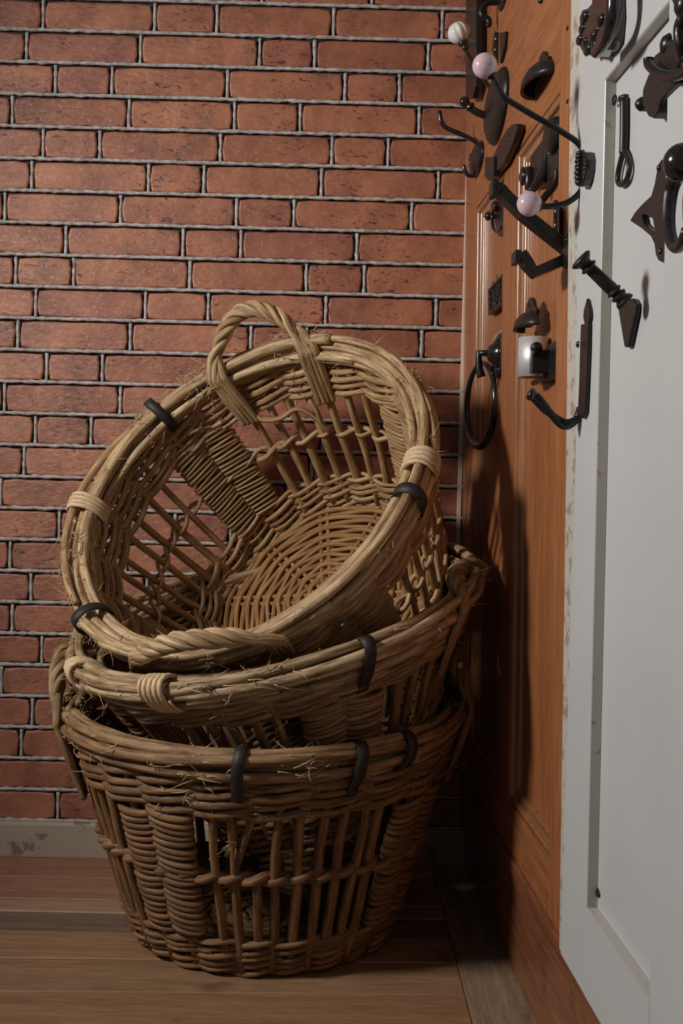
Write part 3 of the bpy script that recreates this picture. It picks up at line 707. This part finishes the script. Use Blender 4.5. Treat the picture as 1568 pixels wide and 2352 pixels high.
P = catmull(ph(SP, [(1338, 424), (1332, 440), (1318, 455), (1298, 467), (1272, 473), (1246, 474), (1232, 472)]), 5)
mesh('lower_arm', tube(P, .0042, 9), M['iron'], t)
for c_, f_ in (((1113, 151), (1129, 174)), ((1215, 468), (1241, 473))):
    kc = Hs(SP, *c_); ax = unit(kc-Hs(SP, *f_))
    mesh('ball', lathe(kc, ax, ballprof(.0172, .3, 16), 28), M['pink'], t, label='pink porcelain ball')
    mesh('cap', lathe(kc, ax, [(-.0185, .005), (-.0175, .0072), (-.0145, .0078), (-.0135, .006)], 14), BZ, t)
# angular double hook
SA = 1.0
t = thing('double_hook', 'black flat-bar double hook with square bends, at the edge of the brown door', 'hook', D(1303, 590))
mesh('backplate', plate(pd([(1295, 538), (1308, 536), (1308, 600), (1302, 620), (1290, 615), (1289, 560)], .010), [], -EN*.010), IR, t, smooth=False, bevel=.0015)
mesh('upper_arm', bar(ph(SA, [(1300, 572), (1292, 565), (1245, 528), (1200, 492), (1158, 450), (1146, 436)]), ES, .034, .0145), IR, t, smooth=False, bevel=.0015)
mesh('upper_tab', bar(ph(SA, [(1133, 453), (1133, 436), (1134, 416)]), ES, .034, .009), IR, t, smooth=False, bevel=.0015)
mesh('upper_link', bar(ph(SA, [(1154, 445), (1143, 436), (1132, 434)]), ES, .034, .016), IR, t, smooth=False, bevel=.0015)
mesh('lower_arm', bar(ph(SA, [(1300, 588), (1288, 600), (1262, 612), (1226, 627), (1210, 607), (1194, 583)]), ES, .034, .0145), IR, t, smooth=False, bevel=.0015)
mesh('lower_tab', bar(ph(SA, [(1185, 607), (1185, 592), (1186, 578)]), ES, .034, .009), IR, t, smooth=False, bevel=.0015)
screw(t, D(1300, 551, .010), .003)
# small ring pull and square plate on the left panel
t = thing('drop_pull', 'small black drop pull on a shield plate in the left panel', 'pull handle', D(1147, 500, -.019))
mesh('backplate', plate(pd([(1157, 456), (1146, 464), (1140, 474), (1135, 492), (1135, 510), (1140, 530), (1144, 543), (1157, 536)], -.010), [], -EN*.009), IR, t, smooth=False, bevel=.0015)
mesh('knob', lathe(D(1137, 497, -.012), EN, [(0, .006), (.008, .005), (.012, .009), (.017, .010), (.021, .006), (.022, .002)], 12), GL, t)
mesh('drop_loop', tube(catmull(np.array([D(x_, y_, .004) for x_, y_ in ((1138, 472), (1131, 486), (1130, 506), (1133, 526), (1142, 534), (1150, 522))]), 5), .0034, 8), GL, t)
mesh('boss', lathe(D(1144, 474, -.012), EN, [(0, .012), (.008, .012), (.013, .008), (.015, .002)], 12), GL, t)
q = [(1120, 665), (1155, 627), (1155, 693), (1121, 724)]
t = thing('name_plate', 'square black cast plate with raised border in the left panel', 'plate', D(1138, 676, -.019))
cq = np.mean(q, 0); ins = [tuple(cq+(np.array(p_)-cq)*.80) for p_ in q]
mesh('plate', plate(pd(q, -.006), [], -EN*.012), IR, t, smooth=False, bevel=.001)
mesh('border', plate(pd(q, -.003), [pd(ins, -.003)], -EN*.004), IR, t, smooth=False, bevel=.0008)
g = []
for i in range(16):
    u, v = (i % 4+.5)/4, (i//4+.5)/4
    a_, b_ = np.array(ins[0])*(1-u)+np.array(ins[1])*u, np.array(ins[3])*(1-u)+np.array(ins[2])*u
    p_ = a_*(1-v)+b_*v; g.append(dome(D(p_[0], p_[1], -.006), ES*math.cos(i*2.3)+UZ*math.sin(i*2.3), UZ*math.cos(i*2.3)-ES*math.sin(i*2.3), EN, .022, .0045, .0026, 10, 3))
mesh('cast_relief', g, IR, t)
# ring handle
t = thing('ring_handle', 'black oval ring handle on a round floral boss, low on the left panel', 'pull handle', D(1146, 815, -.019))
mesh('rose', dome(D(1149, 815, -.019), ES, UZ, EN, .125, .05, .016, 24, 5), GL, t)
mesh('boss', lathe(D(1143, 812, -.008), EN, [(0, .03), (.006, .028), (.012, .020), (.018, .016), (.022, .008)], 16), GL, t)
for k in range(8):
    mesh('petal', dome(D(1147, 815, -.010)+ES*.075*math.cos(k*PI/4)+UZ*.031*math.sin(k*PI/4), ES, UZ, EN, .02, .008, .009, 10, 3), GL, t)
P = ph(.40, [(1143, 812), (1120, 811), (1100, 811)])
mesh('spindle', tube(P, .0062, 10), IR, t)
cR = Hs(.34, 1103, 930); wv = unit(-ES*.955+EN*.21)
th = np.arange(40)*2*PI/40
P = cR[None]+.077*np.sin(th)[:, None]*wv+.086*np.cos(th)[:, None]*UZ
mesh('ring', tube(P, .0068*(1-.2*np.cos(th)), 9, closed=True), GL, t)
mesh('yoke', tube(catmull(ph(.37, [(1100, 806), (1099, 822), (1100, 845), (1105, 866)]), 4), np.linspace(.006, .009, 13), 9), IR, t)
# steel tube pull with its black bracket
sT = .80
t = thing('tube_holder', 'bright steel tube on a black square bracket, middle of the right panel', 'holder', D(1260, 830, -.019))
ax0 = Hs(sT, 1222, 867); ztop = Hs(sT, 1222, 776)[2]; hh = ztop-ax0[2]; rt = .0245
th = np.linspace(.0, 2*PI, 33)[:-1]
prof = [(0, rt), (hh, rt), (hh, rt-.0015), (0, rt-.0015)]
V, f = [], []
for d_, r_ in prof: V.append(ax0+UZ*d_+r_*(np.cos(th)[:, None]*EN*1.0+np.sin(th)[:, None]*ES*1.25))
V = np.concatenate(V)
for k in range(4): f += [(k*32+j, k*32+(j+1) % 32, ((k+1) % 4)*32+(j+1) % 32, ((k+1) % 4)*32+j) for j in range(32)]
mesh('tube', (V, f, None), M['steel'], t, label='bright steel tube')
mesh('backplate', plate(pd([(1241, 815), (1262, 790), (1281, 778), (1281, 868), (1240, 880), (1238, 850)], -.009), [], -EN*.010), IR, t, smooth=False, bevel=.001)
c_ = Hs(sT, 1236, 830); zlo = ax0[2]+.004
mesh('bracket', prism(np.array([W(sT-.05, zlo, -.012), W(sT+.05, zlo, -.012), W(sT+.045, zlo, .018), W(sT-.045, zlo, .018)]), np.array([W(sT-.05, zlo+.036, -.012), W(sT+.05, zlo+.036, -.012), W(sT+.045, zlo+.04, .018), W(sT-.045, zlo+.04, .018)])), IR, t, smooth=False, bevel=.0015)
mesh('thumb_screw', lathe(Hs(sT+.04, 1229, 800), ES, [(0, .008), (.004, .0095), (.012, .0095), (.016, .008)], 14), IR, t)
mesh('thumb_screw', lathe(Hs(sT+.04, 1225, 812), ES, [(0, .004), (.004, .005), (.012, .005), (.015, .004)], 12), IR, t)
mesh('spike', tube(ph(sT, [(1229, 762), (1231, 778), (1232, 792)]), np.array([.0008, .0028, .0036]), 6), IR, t)
mesh('lower_tongue', plate(pd([(1232, 870), (1246, 868), (1228, 884), (1220, 886), (1219, 876)], .004), [], -EN*.004), IR, t, smooth=False)
# forged J hook
SJ = 1.15
t = thing('forged_hook', 'tall black forged J hook with spear tip and twisted arm on white door edge', 'hook', D(1338, 850, WO))
mesh('spear_tip', plate(pd([(1347, 684), (1353, 712), (1354, 728), (1350, 746), (1341, 745), (1338, 730), (1339, 714)], WO+.005), [], -EN*.0045), IR, t, smooth=False, bevel=.0018)
mesh('shank', plate(pd([(1333, 745), (1350, 742), (1349, 800), (1346, 880), (1343, 946), (1336, 962), (1326, 948), (1329, 880), (1331, 800)], WO+.006), [], -EN*.005), IR, t, smooth=False, bevel=.0015)
P = catmull(ph(SJ, [(1336, 938), (1331, 954), (1319, 967), (1302, 975), (1285, 969), (1268, 954), (1250, 936), (1232, 915), (1220, 906)]), 6)
n = len(P); T, U, V = frames(P); tw = np.linspace(0, 7, n)
g = [tube(P+.0026*(np.cos(tw+k)[:, None]*U+np.sin(tw+k)[:, None]*V), .0052, 8) for k in (0, PI)]
mesh('twisted_arm', g, IR, t)
mesh('end_disc', lathe(P[-1], unit(P[-1]-P[-4]), [(-.006, .006), (-.002, .0088), (.003, .0088), (.005, .006)], 14), GL, t)
screw(t, D(1328, 791, WO+.010), .005)
# turned peg on an arrow plate
SK = 1.385
t = thing('turned_peg', 'turned iron peg hook slanting up from an arrow-shaped plate', 'hook', D(1440, 720))
mesh('backplate', plate(pd([(1420, 694), (1434, 684), (1452, 686), (1459, 698), (1457, 722), (1441, 798), (1432, 798), (1419, 720)], .008), [], -EN*.007), BZ, t, smooth=False, bevel=.003)
p0, p1 = Hs(SK, 1436, 694), Hs(SK, 1329, 592); L = np.linalg.norm(p1-p0)
pr = [(-.01, .010), (.0, .0115), (.05, .0105), (.10, .007), (.13, .0095), (.165, .0098), (.19, .006), (.22, .0075), (.235, .0095), (.26, .0095), (.275, .0072), (.30, .0078), (.74, .0070), (.75, .0066), (.765, .0095), (.79, .0105), (.81, .0095), (.825, .0072), (.87, .0076), (.90, .0105), (.945, .0135), (.97, .0135), (.99, .011), (1.0, .005)]
mesh('peg', lathe(p0, unit(p1-p0), [(a*L, b*1.02) for a, b in pr], 18), BZ, t)
# ring bolt
t = thing('eye_pull', 'slender dark iron bar with a teardrop loop at its lower end', 'pull handle', D(1432, 320))
P = catmull(pd([(1434, 226), (1434, 280), (1433, 330), (1432, 352)], .0055), 4)
mesh('bar', tube(P, .0052, 9, sx=1.15, sy=1), BZ, t)
P = catmull(pd([(1432, 348), (1424, 375), (1419, 400), (1419, 418), (1427, 424), (1438, 414), (1444, 395), (1444, 375), (1438, 354)], .0055), 4, closed=True)
mesh('loop', tube(P, .0036, 8, closed=True), BZ, t)
mesh('head', dome(D(1434, 227, .002), ES, UZ, EN, .012, .005, .008, 12, 4), BZ, t)
t = mesh('screw_ring', tube(np.array([D(1414, 230, .004)+ES*.007*math.cos(q)+UZ*.0055*math.sin(q)+EN*.002 for q in np.arange(12)*PI/6]), .0016, 6, closed=True), BZ)
setp(t, label='tiny rusty screw ring beside the top of the eye bar', cat='screw')
t = mesh('round_screw', dome(D(1372, 2049, 0), ES, UZ, EN, .014, .0065, .003, 14, 3), BZ); setp(t, label='rusty round screw head at the bottom of the white panel', cat='screw')
t = mesh('pin', lathe(D(1111, 514, -.019), EN, [(0, .003), (.012, .003), (.016, .0045), (.018, .003)], 10), BZ); setp(t, label='tiny bronze pin below the corner of the left panel moulding', cat='pin')
for y_, l_ in ((65, 'upper dark nail head at the brown door edge'), (233, 'lower dark nail head at the brown door edge')):
    t = mesh('nail', dome(D(1303, y_, 0), ES, UZ, EN, .006, .0035, .002, 10, 3), IR); setp(t, label=l_+' beside white paint', cat='nail')
# ornate drop handle at the top of the white door
t = thing('ornate_knocker', 'glossy black ornate knocker with a thick curved ring at the top of the white door', 'knocker', D(1375, 60, WO))
mesh('mask', plate(pd([(1358, -40), (1359, 8), (1350, 19), (1336, 24), (1331, 43), (1331, 68), (1328, 84), (1330, 104), (1337, 118), (1350, 126), (1366, 130), (1384, 114), (1396, 92), (1400, 40), (1398, -40)], WO+.020), [], -EN*.019), GL, t, smooth=False, bevel=.006)
P = catmull(np.array([D(x_, y_, WO+.03) for x_, y_ in ((1408, -60), (1411, -20), (1410, 20), (1405, 52), (1396, 80), (1383, 102), (1369, 120))]), 5)
mesh('ring', tube(P, np.linspace(.0105, .0075, len(P)), 12), GL, t)
for x_, y_, r_, o_ in ((1338, 66, .007, .03), (1333, 92, .0078, .032), (1345, 97, .007, .034), (1363, 84, .008, .032), (1366, 104, .007, .03), (1352, 114, .009, .026), (1344, 40, .009, .026), (1372, 122, .0065, .02), (1381, 47, .009, .03), (1371, 70, .006, .034)):
    mesh('boss', dome(D(x_, y_, WO+.019), ES, UZ, EN, r_*1.6, r_*.85, r_*.75, 12, 4), GL, t)
# bracket hook at the right edge, upper
t = thing('scroll_bracket', 'dark iron scroll bracket with a rounded lip near the top of the white panel', 'bracket', D(1515, 190))
mesh('backplate', plate(pd([(1530, 92), (1545, 90), (1552, 100), (1556, 130), (1557, 190), (1540, 205), (1523, 222), (1513, 236), (1509, 258), (1499, 272), (1488, 268), (1479, 252), (1473, 240), (1475, 204), (1484, 180), (1493, 162), (1490, 145), (1503, 126), (1520, 112), (1522, 102)], .020), [], -EN*.019), BZ, t, smooth=False, bevel=.004)
P = catmull(np.array([D(x_, y_, .032) for x_, y_ in ((1489, 134), (1490, 146), (1502, 160), (1520, 171), (1541, 174), (1562, 170), (1582, 158), (1592, 140))]), 5)
mesh('lip', tube(P, .0058, 10), IR, t)
mesh('arm', tube(catmull(np.array([D(x_, y_, o_) for x_, y_, o_ in ((1572, 130, .02), (1568, 110, .032), (1562, 84, .036), (1563, 58, .036), (1572, 40, .036))]), 5), .0068, 10), IR, t)
mesh('curl', lathe(D(1554, 104, .006), EN, [(0, .012), (.010, .012), (.016, .008), (.018, .002)], 14), IR, t)
mesh('curl', lathe(D(1494, 240, .004), EN, [(0, .008), (.012, .008), (.016, .005), (.018, .002)], 12), IR, t)
t = thing('corner_bracket', 'black iron piece cut off by the top right corner above the panel', 'bracket', D(1560, 20, WO))
mesh('plate', plate(pd([(1536, -60), (1538, -4), (1546, 16), (1556, 28), (1572, 42), (1600, 50), (1620, -60)], WO+.012), [], -EN*.011), IR, t, smooth=False, bevel=.003)
mesh('stud', lathe(D(1575, 12, WO+.010), EN, [(0, .012), (.006, .012), (.010, .007), (.011, .002)], 14), IR, t)
# triangular coat hook at the right edge, lower
t = thing('triangle_hook', 'dark bronze three-cornered coat hook with a ball knob at the right edge', 'hook', D(1520, 480))
mesh('backplate', plate(pd([(1530, 363), (1518, 367), (1511, 378), (1506, 402), (1502, 425), (1495, 449), (1473, 470), (1457, 488), (1446, 507), (1472, 524), (1494, 543), (1502, 560), (1505, 585), (1511, 598), (1523, 604), (1532, 593), (1539, 574), (1543, 548), (1547, 500), (1554, 479), (1555, 416), (1548, 372)], .009),
     [pd([(1472, 494), (1483, 493), (1498, 502), (1501, 518), (1505, 532), (1492, 527), (1477, 513)], .009), pd([(1526, 468), (1528, 490), (1526, 512), (1523, 490)], .009)], -EN*.006), BZ, t, smooth=False, bevel=.003)
SQ = 1.49
P = catmull(np.array([D(x_, y_, o_) for x_, y_, o_ in ((1553, 404, .03), (1541, 432, .03), (1535, 470, .032), (1534, 510, .034), (1539, 545, .036), (1549, 566, .038), (1560, 566, .042), (1569, 552, .046), (1575, 530, .05))]), 5)
mesh('arm', tube(P, np.linspace(.0085, .005, len(P)), 10), BZ, t)
kc = D(1567, 374, .045)
mesh('knob', lathe(kc, EN, ballprof(.0185, .3, 14), 24), GL, t)
mesh('knob_stem', tube(np.array([D(1548, 400, .012), D(1560, 385, .034)]), .008, 10), BZ, t)
for q in ((1514, 386), (1517, 578)): screw(t, D(*q, .014), .0045)
